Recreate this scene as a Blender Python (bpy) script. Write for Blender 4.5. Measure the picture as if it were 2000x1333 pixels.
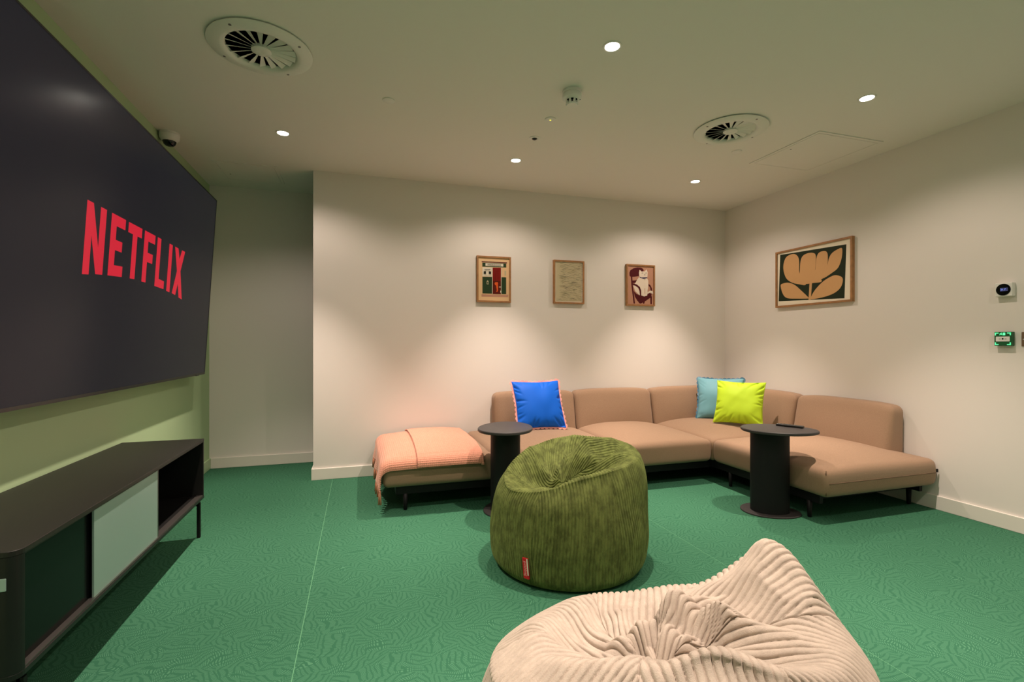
import bpy, bmesh, math, random
import numpy as np
from mathutils import Vector, Matrix, Euler
for o in list(bpy.data.objects): bpy.data.objects.remove(o)
scene = bpy.context.scene
C = scene.collection
PI = math.pi
# ------------------------------------------------------------------ camera
F, CX, CY, VPX, CAMH = 955.0, 1000.0, 673.0, 703.0, 1.145     # photo calibration, 2000x1333 pixels
YAW = math.atan((CX-VPX)/F); cY, sY = math.cos(YAW), math.sin(YAW)
cam = bpy.data.cameras.new('camera'); camo = bpy.data.objects.new('camera', cam); C.objects.link(camo)
cam.sensor_width = 36; cam.lens = F/2000*36; cam.shift_y = (CY-666.5)/2000
cam.clip_start = .02
camo.location = (0, 0, CAMH); camo.rotation_euler = (PI/2, 0, -YAW)
scene.camera = camo
# ------------------------------------------------------------------ world, light, exposure
w = bpy.data.worlds.new('world'); scene.world = w; w.use_nodes = True
w.node_tree.nodes['Background'].inputs[0].default_value = (1, .9, .8, 1)
w.node_tree.nodes['Background'].inputs[1].default_value = 0.0
vs = scene.view_settings
vs.view_transform = 'Standard'; vs.look = 'None'; vs.gamma = 1; vs.use_curve_mapping = False
vs.exposure = -0.15
BEAM_W, BEAM_ANG, BEAM_BLEND = 225.0, 72, .75      # each downlight: a beam ...
SPILL_W, SPILL_ANG, SPILL_BLEND = 33.0, 146, .5   # ... and its wide spill
SPOT_R = .022
LAMP_COL = (1.0, .80, .67)
CEIL = 2.612
LX = (-.51, 1.185, 2.88); LY = (.59, 2.15, 3.71)
def spot(name, loc, target, watts, ang, blend, col, radius):
    l = bpy.data.lights.new(name, 'SPOT'); l.energy = watts; l.color = col
    l.spot_size = math.radians(ang); l.spot_blend = blend; l.shadow_soft_size = radius
    o = bpy.data.objects.new(name, l); C.objects.link(o); o.location = loc
    d = Vector(target)-Vector(loc); o.rotation_euler = d.to_track_quat('-Z', 'Y').to_euler()
    return o
# ------------------------------------------------------------------ helpers: photo pixel -> point on a known plane
def ray(x, y):
    a = (x-CX)/F; b = (CY-y)/F
    return (a*cY+sY, -a*sY+cY, b)
def onx(x, y, X): r = ray(x, y); t = X/r[0]; return (X, r[1]*t, CAMH+r[2]*t)
def ony(x, y, Y): r = ray(x, y); t = Y/r[1]; return (r[0]*t, Y, CAMH+r[2]*t)
def onz(x, y, z): r = ray(x, y); t = (z-CAMH)/r[2]; return (r[0]*t, r[1]*t, z)
def view_xy(u, d): return (u*cY+d*sY, -u*sY+d*cY)             # u right of view axis, d along it

# ------------------------------------------------------------------ materials
def srgb(*c):
    return tuple(((v/255)/12.92 if v/255 <= .04045 else ((v/255+.055)/1.055)**2.4) for v in c)
def newmat(name):
    m = bpy.data.materials.new(name); m.use_nodes = True
    nt = m.node_tree; b = nt.nodes['Principled BSDF']
    return m, nt, b
def setin(b, **k):
    for a, v in k.items():
        s = b.inputs.get(a.replace('_', ' '))
        if s is not None: s.default_value = v
def simple(name, col, rough=.5, metal=0, spec=.5, emit=None, es=0, bump=0, bscale=200, var=0, vscale=8, sheen=0):
    m, nt, b = newmat(name)
    setin(b, Base_Color=(*col, 1), Roughness=rough, Metallic=metal)
    b.inputs['Specular IOR Level'].default_value = spec
    if sheen:
        b.inputs['Sheen Weight'].default_value = sheen; b.inputs['Sheen Roughness'].default_value = .4
        b.inputs['Sheen Tint'].default_value = (*[min(1, c*1.6+.1) for c in col], 1)
    if emit:
        b.inputs['Emission Color'].default_value = (*emit, 1); b.inputs['Emission Strength'].default_value = es
    tc = nt.nodes.new('ShaderNodeTexCoord')
    if bump:
        n = nt.nodes.new('ShaderNodeTexNoise'); n.inputs['Scale'].default_value = bscale; n.inputs['Detail'].default_value = 3
        nt.links.new(tc.outputs['Object'], n.inputs['Vector'])
        bp = nt.nodes.new('ShaderNodeBump'); bp.inputs['Strength'].default_value = bump; bp.inputs['Distance'].default_value = .002
        nt.links.new(n.outputs['Fac'], bp.inputs['Height']); nt.links.new(bp.outputs['Normal'], b.inputs['Normal'])
    if var:
        n = nt.nodes.new('ShaderNodeTexNoise'); n.inputs['Scale'].default_value = vscale; n.inputs['Detail'].default_value = 4
        nt.links.new(tc.outputs['Object'], n.inputs['Vector'])
        r = nt.nodes.new('ShaderNodeValToRGB'); r.color_ramp.elements[0].position = .3; r.color_ramp.elements[1].position = .7
        r.color_ramp.elements[0].color = (*[c*(1-var) for c in col], 1); r.color_ramp.elements[1].color = (*[min(1, c*(1+var)) for c in col], 1)
        nt.links.new(n.outputs['Fac'], r.inputs['Fac']); nt.links.new(r.outputs['Color'], b.inputs['Base Color'])
    return m
def woven(name, col, scale=420, var=.12, rough=.85, sheen=.15):
    """plain woven upholstery: crossing thread bands for colour and relief"""
    m, nt, b = newmat(name); N = nt.nodes.new; L = nt.links.new
    setin(b, Roughness=rough); b.inputs['Specular IOR Level'].default_value = .2
    b.inputs['Sheen Weight'].default_value = sheen; b.inputs['Sheen Roughness'].default_value = .5
    tc = N('ShaderNodeTexCoord')
    n = N('ShaderNodeTexNoise'); n.inputs['Scale'].default_value = 1; n.inputs['Detail'].default_value = 3
    mp = N('ShaderNodeMapping'); mp.inputs['Scale'].default_value = (scale*.25, scale*.25, scale*1.2); L(tc.outputs['Object'], mp.inputs['Vector']); L(mp.outputs['Vector'], n.inputs['Vector'])
    n2 = N('ShaderNodeTexNoise'); n2.inputs['Scale'].default_value = scale; n2.inputs['Detail'].default_value = 2; L(tc.outputs['Object'], n2.inputs['Vector'])
    ad = N('ShaderNodeMath'); ad.operation = 'ADD'; L(n.outputs['Fac'], ad.inputs[0]); L(n2.outputs['Fac'], ad.inputs[1])
    mr = N('ShaderNodeMapRange'); mr.inputs['From Min'].default_value = .7; mr.inputs['From Max'].default_value = 1.3; L(ad.outputs[0], mr.inputs['Value'])
    mx = N('ShaderNodeMix'); mx.data_type = 'RGBA'
    mx.inputs[6].default_value = (*[c*(1-var) for c in col], 1); mx.inputs[7].default_value = (*[min(1, c*(1+var)) for c in col], 1)
    L(mr.outputs['Result'], mx.inputs[0]); L(mx.outputs[2], b.inputs['Base Color'])
    bp = N('ShaderNodeBump'); bp.inputs['Strength'].default_value = .25; bp.inputs['Distance'].default_value = .001
    L(ad.outputs[0], bp.inputs['Height']); L(bp.outputs['Normal'], b.inputs['Normal'])
    return m
def carpet_mat():
    """green broadloom with small patches of fine pale hatching whose direction changes from patch to patch"""
    m, nt, b = newmat('carpet_green'); N = nt.nodes.new; L = nt.links.new
    setin(b, Roughness=.92); b.inputs['Specular IOR Level'].default_value = .12
    tc = N('ShaderNodeTexCoord')
    wn = N('ShaderNodeTexNoise'); wn.inputs['Scale'].default_value = 9; wn.inputs['Detail'].default_value = 1; L(tc.outputs['Object'], wn.inputs['Vector'])
    sub = N('ShaderNodeVectorMath'); sub.operation = 'SUBTRACT'; sub.inputs[1].default_value = (.5, .5, .5); L(wn.outputs['Color'], sub.inputs[0])
    sc = N('ShaderNodeVectorMath'); sc.operation = 'SCALE'; sc.inputs['Scale'].default_value = .09; L(sub.outputs[0], sc.inputs[0])
    warp = N('ShaderNodeVectorMath'); warp.operation = 'ADD'; L(tc.outputs['Object'], warp.inputs[0]); L(sc.outputs[0], warp.inputs[1])
    mp = N('ShaderNodeMapping'); mp.inputs['Scale'].default_value = (1, 1.5, 1); L(warp.outputs[0], mp.inputs['Vector'])
    vo = N('ShaderNodeTexVoronoi'); vo.voronoi_dimensions = '2D'; vo.inputs['Scale'].default_value = 13; L(mp.outputs['Vector'], vo.inputs['Vector'])
    sep = N('ShaderNodeSeparateColor'); L(vo.outputs['Color'], sep.inputs[0])
    ang = N('ShaderNodeMath'); ang.operation = 'MULTIPLY'; ang.inputs[1].default_value = 3.1; L(sep.outputs[0], ang.inputs[0])
    vr = N('ShaderNodeVectorRotate'); vr.rotation_type = 'Z_AXIS'; L(warp.outputs[0], vr.inputs['Vector']); L(ang.outputs[0], vr.inputs['Angle'])
    wv = N('ShaderNodeTexWave'); wv.wave_type = 'BANDS'; wv.bands_direction = 'X'; wv.inputs['Scale'].default_value = 58; wv.inputs['Distortion'].default_value = 1.2; wv.inputs['Detail'].default_value = 1; wv.inputs['Detail Scale'].default_value = .4
    L(vr.outputs[0], wv.inputs['Vector'])
    rp = N('ShaderNodeMapRange'); rp.inputs['From Min'].default_value = .45; rp.inputs['From Max'].default_value = .8
    w2 = N('ShaderNodeTexWave'); w2.wave_type = 'BANDS'; w2.bands_direction = 'Y'; w2.inputs['Scale'].default_value = 15; w2.inputs['Distortion'].default_value = 2.5; w2.inputs['Detail'].default_value = 1; w2.inputs['Detail Scale'].default_value = 1.5
    L(vr.outputs[0], w2.inputs['Vector'])
    dm = N('ShaderNodeMapRange'); dm.inputs['From Min'].default_value = .12; dm.inputs['From Max'].default_value = .30; L(w2.outputs['Fac'], dm.inputs['Value'])
    dd = N('ShaderNodeMath'); dd.operation = 'MULTIPLY'; L(wv.outputs['Fac'], dd.inputs[0]); L(dm.outputs['Result'], dd.inputs[1]); L(dd.outputs[0], rp.inputs['Value'])
    ve = N('ShaderNodeTexVoronoi'); ve.voronoi_dimensions = '2D'; ve.feature = 'DISTANCE_TO_EDGE'; ve.inputs['Scale'].default_value = 13; L(mp.outputs['Vector'], ve.inputs['Vector'])
    ed = N('ShaderNodeMapRange'); ed.inputs['From Min'].default_value = -.02; ed.inputs['From Max'].default_value = .01; L(ve.outputs['Distance'], ed.inputs['Value'])
    pl = N('ShaderNodeMath'); pl.operation = 'GREATER_THAN'; pl.inputs[1].default_value = -1; L(sep.outputs[1], pl.inputs[0])
    m1 = N('ShaderNodeMath'); m1.operation = 'MULTIPLY'; L(rp.outputs['Result'], m1.inputs[0]); L(ed.outputs['Result'], m1.inputs[1])
    m2 = N('ShaderNodeMath'); m2.operation = 'MULTIPLY'; L(m1.outputs[0], m2.inputs[0]); L(pl.outputs[0], m2.inputs[1])
    mx = N('ShaderNodeMix'); mx.data_type = 'RGBA'; mx.inputs[6].default_value = (*CARPET_A, 1); mx.inputs[7].default_value = (*CARPET_B, 1)
    L(m2.outputs[0], mx.inputs[0]); L(mx.outputs[2], b.inputs['Base Color'])
    bp = N('ShaderNodeBump'); bp.inputs['Strength'].default_value = .3; bp.inputs['Distance'].default_value = .001; L(m2.outputs[0], bp.inputs['Height']); L(bp.outputs['Normal'], b.inputs['Normal'])
    return m
CARPET_A = (.029, .122, .068); CARPET_B = (.066, .200, .117)
M = {}
M['carpet'] = carpet_mat()
M['carpet_edge'] = simple('carpet_seam', (.11, .30, .17), .9, spec=.1)
M['wall'] = simple('wall_white', (.80, .76, .72), .75, bump=.05, bscale=300, spec=.2)
M['wall_green'] = simple('wall_green', (.46, .62, .37), .75, bump=.05, bscale=300, spec=.2)
M['ceiling'] = simple('ceiling_white', (.80, .79, .74), .85, spec=.15)
M['trim'] = simple('trim_white', (.80, .77, .71), .4)
M['trim_green'] = simple('trim_green', (.46, .62, .37), .4)
M['white_plastic'] = simple('white_plastic', (.78, .78, .74), .4)
M['vent_white'] = simple('vent_white', (.74, .76, .70), .45)
M['duct_shade'] = simple('duct_painted_shade', (.03, .03, .03), .9, spec=.1)  # black colour stands in for the shade deep inside the vent ducts
M['dark'] = simple('void_black', (.004, .004, .004), .9, spec=.05)
M['black_metal'] = simple('black_powder_coat', (.008, .008, .009), .6, bump=.1, bscale=900, spec=.25)
M['black_frame'] = simple('black_frame', (.005, .005, .006), .55, spec=.25)
M['table_top'] = simple('table_top_charcoal', (.040, .037, .037), .5, spec=.35)
M['cab_black'] = simple('cabinet_black', (.008, .008, .008), .38, spec=.4)
M['cab_top'] = simple('cabinet_top_lacquer', (.015, .014, .013), .38, spec=.35)
M['cab_in'] = simple('cabinet_inside', (.004, .004, .004), .8, spec=.1)
M['smoke_glass'] = simple('smoked_glass', (.003, .004, .004), .15, spec=.12)
M['frost_glass'] = simple('frosted_glass', (.27, .40, .36), .35, spec=.5)
M['alu'] = simple('dark_alu', (.20, .19, .18), .35, metal=.9)
M['sofa'] = woven('sofa_tan', (.315, .205, .132))
M['sofa_seam'] = simple('sofa_seam', (.14, .085, .05), .9)
M['blanket'] = woven('blanket_salmon', (.68, .310, .215), scale=300, var=.15, rough=.95, sheen=.3)
M['tassel'] = simple('blanket_fringe', (.62, .25, .15), .95, var=.2, vscale=200)
M['tassel_tip'] = simple('blanket_fringe_tip', (.75, .45, .32), .95)
M['pil_blue'] = simple('pillow_blue', (.001, .125, .72), .6, bump=.05, bscale=900, spec=.25)
M['pil_pink'] = simple('pillow_pink_trim', (.80, .34, .30), .7)
M['pil_teal'] = simple('pillow_teal', (.15, .36, .43), .6, bump=.05, bscale=900, spec=.25)
M['pil_teal_trim'] = simple('pillow_teal_trim', (.03, .13, .21), .5)
M['pil_lime'] = simple('pillow_lime', (.47, .70, .025), .6, bump=.05, bscale=900, spec=.25)
M['wood'] = simple('oak_frame', (.36, .17, .060), .5, var=.18, vscale=25)
M['screen'] = simple('tv_screen', (.002, .002, .003), .22, spec=.10, emit=(.0135, .0125, .0165), es=1.0)
M['tv_black'] = simple('tv_bezel', (.008, .008, .008), .3)
M['logo'] = simple('tv_logo_red', (.02, .001, .001), .22, spec=.10, emit=(.66, .018, .040), es=1.0)
M['lamp'] = simple('lamp_glow', (1, 1, 1), .5, emit=(1, .93, .80), es=40)
M['dome'] = simple('camera_dome', (.006, .006, .007), .08)
M['red_tag'] = simple('red_tag', (.55, .008, .016), .7)
M['tag_white'] = simple('tag_white', (.75, .70, .58), .8)
M['tag_text'] = simple('tag_text', (.78, .35, .33), .8)

def velvet(name, col, nap):
    m, nt, b = newmat(name); N = nt.nodes.new; L = nt.links.new
    setin(b, Roughness=.8); b.inputs['Specular IOR Level'].default_value = .15
    b.inputs['Sheen Weight'].default_value = .55; b.inputs['Sheen Roughness'].default_value = .35
    b.inputs['Sheen Tint'].default_value = (*[min(1, c*2.0+.05) for c in col], 1)
    tc = N('ShaderNodeTexCoord')
    n = N('ShaderNodeTexNoise'); n.inputs['Scale'].default_value = 30; n.inputs['Detail'].default_value = 7; n.inputs['Roughness'].default_value = .7
    nm = N('ShaderNodeMapping'); nm.inputs['Scale'].default_value = (1, 1, .5); L(tc.outputs['Object'], nm.inputs['Vector']); L(nm.outputs['Vector'], n.inputs['Vector'])
    r = N('ShaderNodeMapRange'); r.inputs['From Min'].default_value = .40; r.inputs['From Max'].default_value = .60; L(n.outputs['Fac'], r.inputs['Value'])
    mx = N('ShaderNodeMix'); mx.data_type = 'RGBA'; mx.inputs[6].default_value = (*[c*(1-nap) for c in col], 1); mx.inputs[7].default_value = (*[min(1, c*(1+nap)) for c in col], 1)
    L(r.outputs['Result'], mx.inputs[0]); L(mx.outputs[2], b.inputs['Base Color'])
    f = N('ShaderNodeTexNoise'); f.inputs['Scale'].default_value = 380; f.inputs['Detail'].default_value = 3; L(tc.outputs['Object'], f.inputs['Vector'])
    bp = N('ShaderNodeBump'); bp.inputs['Strength'].default_value = .5; bp.inputs['Distance'].default_value = .002
    L(f.outputs['Fac'], bp.inputs['Height']); L(bp.outputs['Normal'], b.inputs['Normal'])
    return m
M['bag_green'] = velvet('corduroy_green', (.130, .158, .046), .32)
M['bag_cream'] = velvet('plush_cream', (.475, .405, .345), .08)

# ------------------------------------------------------------------ mesh + object helpers
def add_obj(name, mesh, parent=None, world=False):
    o = bpy.data.objects.new(name, mesh); C.objects.link(o)
    if parent is not None:
        o.parent = parent
        if world: o.location = -Vector(parent.location)      # vertices given in room coordinates
    return o
def obj(name, verts, faces, mat, parent=None, world=False, smooth=False, bevel=0):
    me = bpy.data.meshes.new(name); me.from_pydata([tuple(v) for v in verts], [], [tuple(f) for f in faces])
    mats = mat if isinstance(mat, (list, tuple)) else [mat]
    for mm in mats: me.materials.append(M[mm])
    bm = bmesh.new(); bm.from_mesh(me); bmesh.ops.recalc_face_normals(bm, faces=bm.faces); bm.to_mesh(me); bm.free()
    if smooth: me.shade_smooth()
    o = add_obj(name, me, parent, world)
    if bevel:
        b = o.modifiers.new('bevel', 'BEVEL'); b.width = bevel; b.segments = 3; b.limit_method = 'ANGLE'
    return o
def tag(o, label=None, cat=None, group=None, kind=None):
    if label: o['label'] = label
    if cat: o['category'] = cat
    if group: o['group'] = group
    if kind: o['kind'] = kind
    return o
def thing(name, label, cat, loc=(0, 0, 0), rz=0, group=None):
    o = bpy.data.objects.new(name, None); C.objects.link(o); o.location = loc; o.rotation_euler = (0, 0, rz); o.empty_display_size = .1
    return tag(o, label, cat, group)
def copy_tree(o, parent=None):
    c = o.copy(); C.objects.link(c); c.parent = parent
    for ch in list(o.children): copy_tree(ch, c)
    return c
class MB:
    def __init__(s): s.v = []; s.f = []
    def add(s, v, f):
        n = len(s.v); s.v += [tuple(p) for p in v]; s.f += [tuple(i+n for i in q) for q in f]; return s
    def box(s, x0, x1, y0, y1, z0, z1):
        return s.add([(x, y, z) for z in (z0, z1) for y in (y0, y1) for x in (x0, x1)],
                     [(0, 2, 3, 1), (4, 5, 7, 6), (0, 1, 5, 4), (2, 6, 7, 3), (0, 4, 6, 2), (1, 3, 7, 5)])
    def lathe(s, prof, n=32, sx=1, sy=1, c=(0, 0), rot=0):
        v = []; f = []
        ca, sa = math.cos(rot), math.sin(rot)
        for r, z in prof:
            for i in range(n):
                a = 2*PI*i/n; x, y = r*sx*math.cos(a), r*sy*math.sin(a)
                v.append((c[0]+x*ca-y*sa, c[1]+x*sa+y*ca, z))
        for j in range(len(prof)-1):
            for i in range(n): f.append((j*n+i, j*n+(i+1) % n, (j+1)*n+(i+1) % n, (j+1)*n+i))
        if prof[0][0] > 1e-6: f.append(tuple(range(n)))
        if prof[-1][0] > 1e-6: f.append(tuple(range((len(prof)-1)*n, len(prof)*n)))
        return s.add(v, f)
    def tube(s, pts, r, n=8):
        pts = [Vector(p) for p in pts]; v = []; f = []
        for k, p in enumerate(pts):
            t = (pts[min(k+1, len(pts)-1)]-pts[max(k-1, 0)]).normalized()
            up = Vector((0, 0, 1)) if abs(t.z) < .9 else Vector((1, 0, 0))
            a = t.cross(up).normalized(); b = t.cross(a)
            rr = r[k] if isinstance(r, (list, tuple)) else r
            v += [p+a*rr*math.cos(2*PI*i/n)+b*rr*math.sin(2*PI*i/n) for i in range(n)]
        for j in range(len(pts)-1):
            for i in range(n): f.append((j*n+i, j*n+(i+1) % n, (j+1)*n+(i+1) % n, (j+1)*n+i))
        f.append(tuple(range(n))); f.append(tuple(range((len(pts)-1)*n, len(pts)*n)))
        return s.add(v, f)
    def build(s, name, mat, parent=None, world=False, smooth=False, bevel=0): return obj(name, s.v, s.f, mat, parent, world, smooth, bevel)
def auto_smooth(o, deg=40):
    o.data.shade_smooth()
    try:
        o.data.set_sharp_from_angle(angle=math.radians(deg))
    except Exception: pass
    return o
def grid_mesh(name, P, mat, parent=None, wrap=False, world=False):
    nv, nu = P.shape[:2]
    me = bpy.data.meshes.new(name)
    iu = np.arange(nu if wrap else nu-1); iv = np.arange(nv-1)
    U, V = np.meshgrid(iu, iv); U2 = (U+1) % nu
    q = np.stack([V*nu+U, V*nu+U2, (V+1)*nu+U2, (V+1)*nu+U], -1).reshape(-1, 4)
    me.vertices.add(nv*nu); me.vertices.foreach_set('co', P.reshape(-1).astype(np.float32))
    me.loops.add(q.size); me.loops.foreach_set('vertex_index', q.reshape(-1).astype(np.int32))
    me.polygons.add(len(q)); me.polygons.foreach_set('loop_start', np.arange(0, q.size, 4, dtype=np.int32))
    me.polygons.foreach_set('loop_total', np.full(len(q), 4, np.int32))
    me.update(calc_edges=True); me.validate(); me.materials.append(M[mat]); me.shade_smooth()
    return add_obj(name, me, parent, world)
def gnormals(P, wrap):
    if wrap: du = np.roll(P, -1, 1)-np.roll(P, 1, 1)
    else: du = np.gradient(P, axis=1)
    dv = np.gradient(P, axis=0)
    n = np.cross(du, dv); return n/(np.linalg.norm(n, axis=-1, keepdims=True)+1e-9)
def snoise(P, scale, seed, octs=3):
    """smooth pseudo noise in [-1,1]: warped sums of plane waves"""
    rng = np.random.RandomState(seed); out = np.zeros(P.shape[:-1]); amp = 1; tot = 0
    for o in range(octs):
        acc = np.zeros_like(out)
        for k in range(5):
            d = rng.normal(size=3); d /= np.linalg.norm(d); ph = rng.uniform(0, 6.28)
            acc += np.sin(P @ (d*scale*2**o)*(1+.15*k)+ph+.6*np.sin(P @ (rng.normal(size=3)*scale*.5*2**o)))
        out += amp*acc/5; tot += amp; amp *= .5
    return out/tot*1.6
def rblock(lo, hi, r, n=(16, 16, 8), fn=None):
    """rounded block as one surface; fn deforms the points"""
    lo = np.array(lo, float); hi = np.array(hi, float); ce = (lo+hi)/2; h = (hi-lo)/2
    def axis(k, m):
        hh = h[k]; t = np.linspace(-(hh-r), hh-r, m); c = r*np.sin(np.linspace(0, PI/2, 5))
        return np.concatenate([-(hh-r)-c[::-1][:-1], t, (hh-r)+c[1:]])
    ax = [axis(k, n[k]) for k in range(3)]
    vs_, fs = [], []
    for k in range(3):
        a, b = (k+1) % 3, (k+2) % 3
        A, B = np.meshgrid(ax[a], ax[b], indexing='ij')
        for sgn in (-1, 1):
            p = np.zeros(A.shape+(3,)); p[..., a] = A; p[..., b] = B; p[..., k] = sgn*h[k]
            off = sum(len(x) for x in vs_); vs_.append(p.reshape(-1, 3))
            na, nb = A.shape
            for i in range(na-1):
                for j in range(nb-1):
                    q = [off+i*nb+j, off+(i+1)*nb+j, off+(i+1)*nb+j+1, off+i*nb+j+1]
                    fs.append(q if sgn > 0 else q[::-1])
    P = np.concatenate(vs_); Cc = np.clip(P, -(h-r), h-r); d = P-Cc; nd = np.linalg.norm(d, axis=1, keepdims=True)
    # project to the rounded surface
    P = np.where(nd > 1e-9, Cc+d/np.maximum(nd, 1e-9)*r, P)
    P = P+ce
    if fn is not None: P = fn(P)
    return P, fs
def rb_obj(name, lo, hi, r, mat, parent=None, world=False, n=(16, 16, 8), fn=None):
    P, fs = rblock(lo, hi, r, n, fn)
    me = bpy.data.meshes.new(name); me.from_pydata(P.tolist(), [], fs); me.materials.append(M[mat])
    bm = bmesh.new(); bm.from_mesh(me); bmesh.ops.remove_doubles(bm, verts=bm.verts, dist=1e-5); bmesh.ops.recalc_face_normals(bm, faces=bm.faces); bm.to_mesh(me); bm.free()
    me.shade_smooth()
    return add_obj(name, me, parent, world)

# ------------------------------------------------------------------ THE ROOM
XL, XR, YB, YREC, YF, XE = -1.325, 3.828, 4.432, 5.127, -1.0, -.376     # walls; XE = free end of the back wall
PASS = 1.1                                                              # far end of the side passage
def struct(name, mb, mat, **k):
    o = mb.build(name, mat, **k); o['kind'] = 'structure'; return o
T = .12
fl = struct('floor', MB().box(XL-T, XR+T, YF-T, YREC+T, -.10, -.0006), 'carpet_edge')
xs = [XL, -.222, 1.808, XR]
for k in range(3):
    MB().box(xs[k]+(.0017 if k else 0), xs[k+1]-(.0017 if k < 2 else 0), YF, YREC, -.0006, 0).build('carpet_strip', 'carpet', fl)
VENTS = ((-.466, 2.680), (2.415, 2.745))
ce = struct('ceiling', MB().box(XL-T, XR+T, YF-T, YREC+T, CEIL, CEIL+.12), 'ceiling')
for vx, vy in VENTS:                                                    # openings for the two air vents
    cut = MB().lathe([(.160, CEIL-.05), (.160, CEIL+.20)], 64, c=(vx, vy)).build('cutter', 'ceiling')
    bo = ce.modifiers.new('opening', 'BOOLEAN'); bo.operation = 'DIFFERENCE'; bo.object = cut; bo.solver = 'EXACT'
    me_ = bpy.data.meshes.new_from_object(ce.evaluated_get(bpy.context.evaluated_depsgraph_get()))
    ce.modifiers.clear(); ce.data = me_; bpy.data.objects.remove(cut)
struct('wall_left', MB().box(XL-T, XL, YF-T, YREC+T, 0, CEIL), 'wall_green')
struct('wall_right', MB().box(XR, XR+T, YF-T, YB+.3, 0, CEIL), 'wall')
struct('wall_back', MB().box(XE, XR+T, YB, YB+.14, 0, CEIL), 'wall')
struct('wall_recess', MB().box(XL, PASS+T, YREC, YREC+T, 0, CEIL), 'wall')
struct('wall_passage', MB().box(PASS, PASS+T, YB+.14, YREC, 0, CEIL), 'wall')
struct('wall_front', MB().box(XL-T, XR+T, YF-T, YF, 0, CEIL), 'wall')
def base(name, x0, x1, y0, y1, mat): struct(name, MB().box(x0, x1, y0, y1, 0, .096), mat, bevel=.003)
base('baseboard_left', XL, XL+.014, YF, YREC, 'trim_green')
base('baseboard_right', XR-.015, XR, YF, YB-.015, 'trim')
base('baseboard_back', XE-.014, XR, YB-.015, YB, 'trim')
base('baseboard_end', XE-.014, XE, YB, YB+.154, 'trim')
base('baseboard_recess', XL+.014, PASS, YREC-.014, YREC, 'trim')
base('baseboard_front', XL+.014, XR-.015, YF, YF+.014, 'trim')

# ------------------------------------------------------------------ SOFA
sofa = thing('modular_sofa', 'long tan fabric L-shaped modular sofa on black legs in the corner', 'sofa', (2.3, 3.9, 0))
def crown(lo, hi, amt, front=None):
    def fn(P):
        P = P.copy(); u = (P[:, 0]-(lo[0]+hi[0])/2)/((hi[0]-lo[0])/2); v = (P[:, 1]-(lo[1]+hi[1])/2)/((hi[1]-lo[1])/2)
        t = np.clip((P[:, 2]-lo[2])/(hi[2]-lo[2]), 0, 1)
        c = (1-np.abs(u)**2.6)*(1-np.abs(v)**2.6)
        P[:, 2] += amt*c*t
        # sides bulge a little above the base, tucked in at the bottom
        bul = .010*np.sin(PI*t)
        P[:, 0] += np.sign(u)*bul*(np.abs(u) > .9)*.6; P[:, 1] += np.sign(v)*bul*(np.abs(v) > .9)*.6
        P[:, 2] += .0025*snoise(P*np.array([1, 1, .3]), 9, 3, 2)*t
        return P
    return fn
SB, ST = .168, .350
SEATS = [(.150, .930, 3.395, 4.405), (.934, 1.958, 3.395, 4.405), (1.962, 2.800, 3.395, 4.405),
         (2.804, 3.806, 3.395, 4.405), (2.804, 3.806, 2.352, 3.391)]
for x0, x1, y0, y1 in SEATS:
    lo, hi = (x0, y0, SB), (x1, y1, ST)
    s_ = rb_obj('seat_cushion', lo, hi, .038, 'sofa', sofa, True, (22, 22, 6), crown(lo, hi, .070))
    if y0 < 3 or x0 < .2:                                                # free ends show a stitched seam
        m = MB()
        if y0 < 3:
            m.tube([(x0+.02+i*(x1-x0-.04)/16, y0-.0055, .262) for i in range(17)], .0028, 6)
            m.tube([(x0+.0095, y0+.0095, SB+.015+i*.02) for i in range(9)], .003, 6)
        else:
            m.tube([(x0-.0055, y0+.02+i*(y1-y0-.04)/16, .262) for i in range(17)], .0028, 6)
            m.tube([(x0+.0095, y0+.0095, SB+.015+i*.02) for i in range(9)], .003, 6)
        m.build('seam', 'sofa_seam', s_, smooth=True)
def back_fn(axis, wall, h0, lo, hi):
    def fn(P):
        P = P.copy(); t = np.clip((P[:, 2]-lo[2])/(hi[2]-lo[2]), 0, 1)
        d = wall-P[:, axis]                                             # distance from wall side
        P[:, axis] = wall-d*(1-.40*t)                                   # thinner at the top
        a2 = 1-axis; u = (P[:, a2]-(lo[a2]+hi[a2])/2)/((hi[a2]-lo[a2])/2)
        P[:, axis] -= .022*(1-np.abs(u)**4)*np.sin(PI*np.clip(t, 0, 1))*(d > .1)
        P[:, 2] += .020*(1-np.abs(u)**4)*t
        P[:, axis] += .002*snoise(P, 10, 8, 2)
        return P
    return fn
def back_x(x0, x1):
    lo, hi = (x0, 4.205, .30), (x1, 4.412, .690)
    return rb_obj('back_cushion', lo, hi, .045, 'sofa', sofa, True, (22, 6, 12), back_fn(1, 4.412, 0, lo, hi))
def back_y(y0, y1):
    lo, hi = (3.604, y0, .30), (3.812, y1, .690)
    return rb_obj('back_cushion', lo, hi, .045, 'sofa', sofa, True, (6, 22, 12), back_fn(0, 3.812, 0, lo, hi))
back_x(1.165, 1.957); back_x(1.963, 2.795); back_x(2.801, 3.800)
back_y(3.385, 4.20); back_y(2.562, 3.379)
def rail(x0, x1, y0, y1): MB().box(x0, x1, y0, y1, .112, .172).build('frame_rail', 'black_frame', sofa, True, bevel=.003)
rail(.235, 2.845, 3.435, 3.465); rail(.235, 3.76, 4.33, 4.36); rail(2.835, 2.865, 2.425, 3.47); rail(3.745, 3.775, 2.425, 4.33)
rail(.235, .265, 3.465, 4.33); rail(2.865, 3.745, 2.50, 2.53); rail(.92, .95, 3.465, 4.33); rail(1.945, 1.975, 3.465, 4.33)
def leg(x, y):
    MB().lathe([(.010, 0), (.013, .004), (.017, .115)], 12, c=(x, y)).build('leg', 'black_frame', sofa, True, smooth=True)
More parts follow.
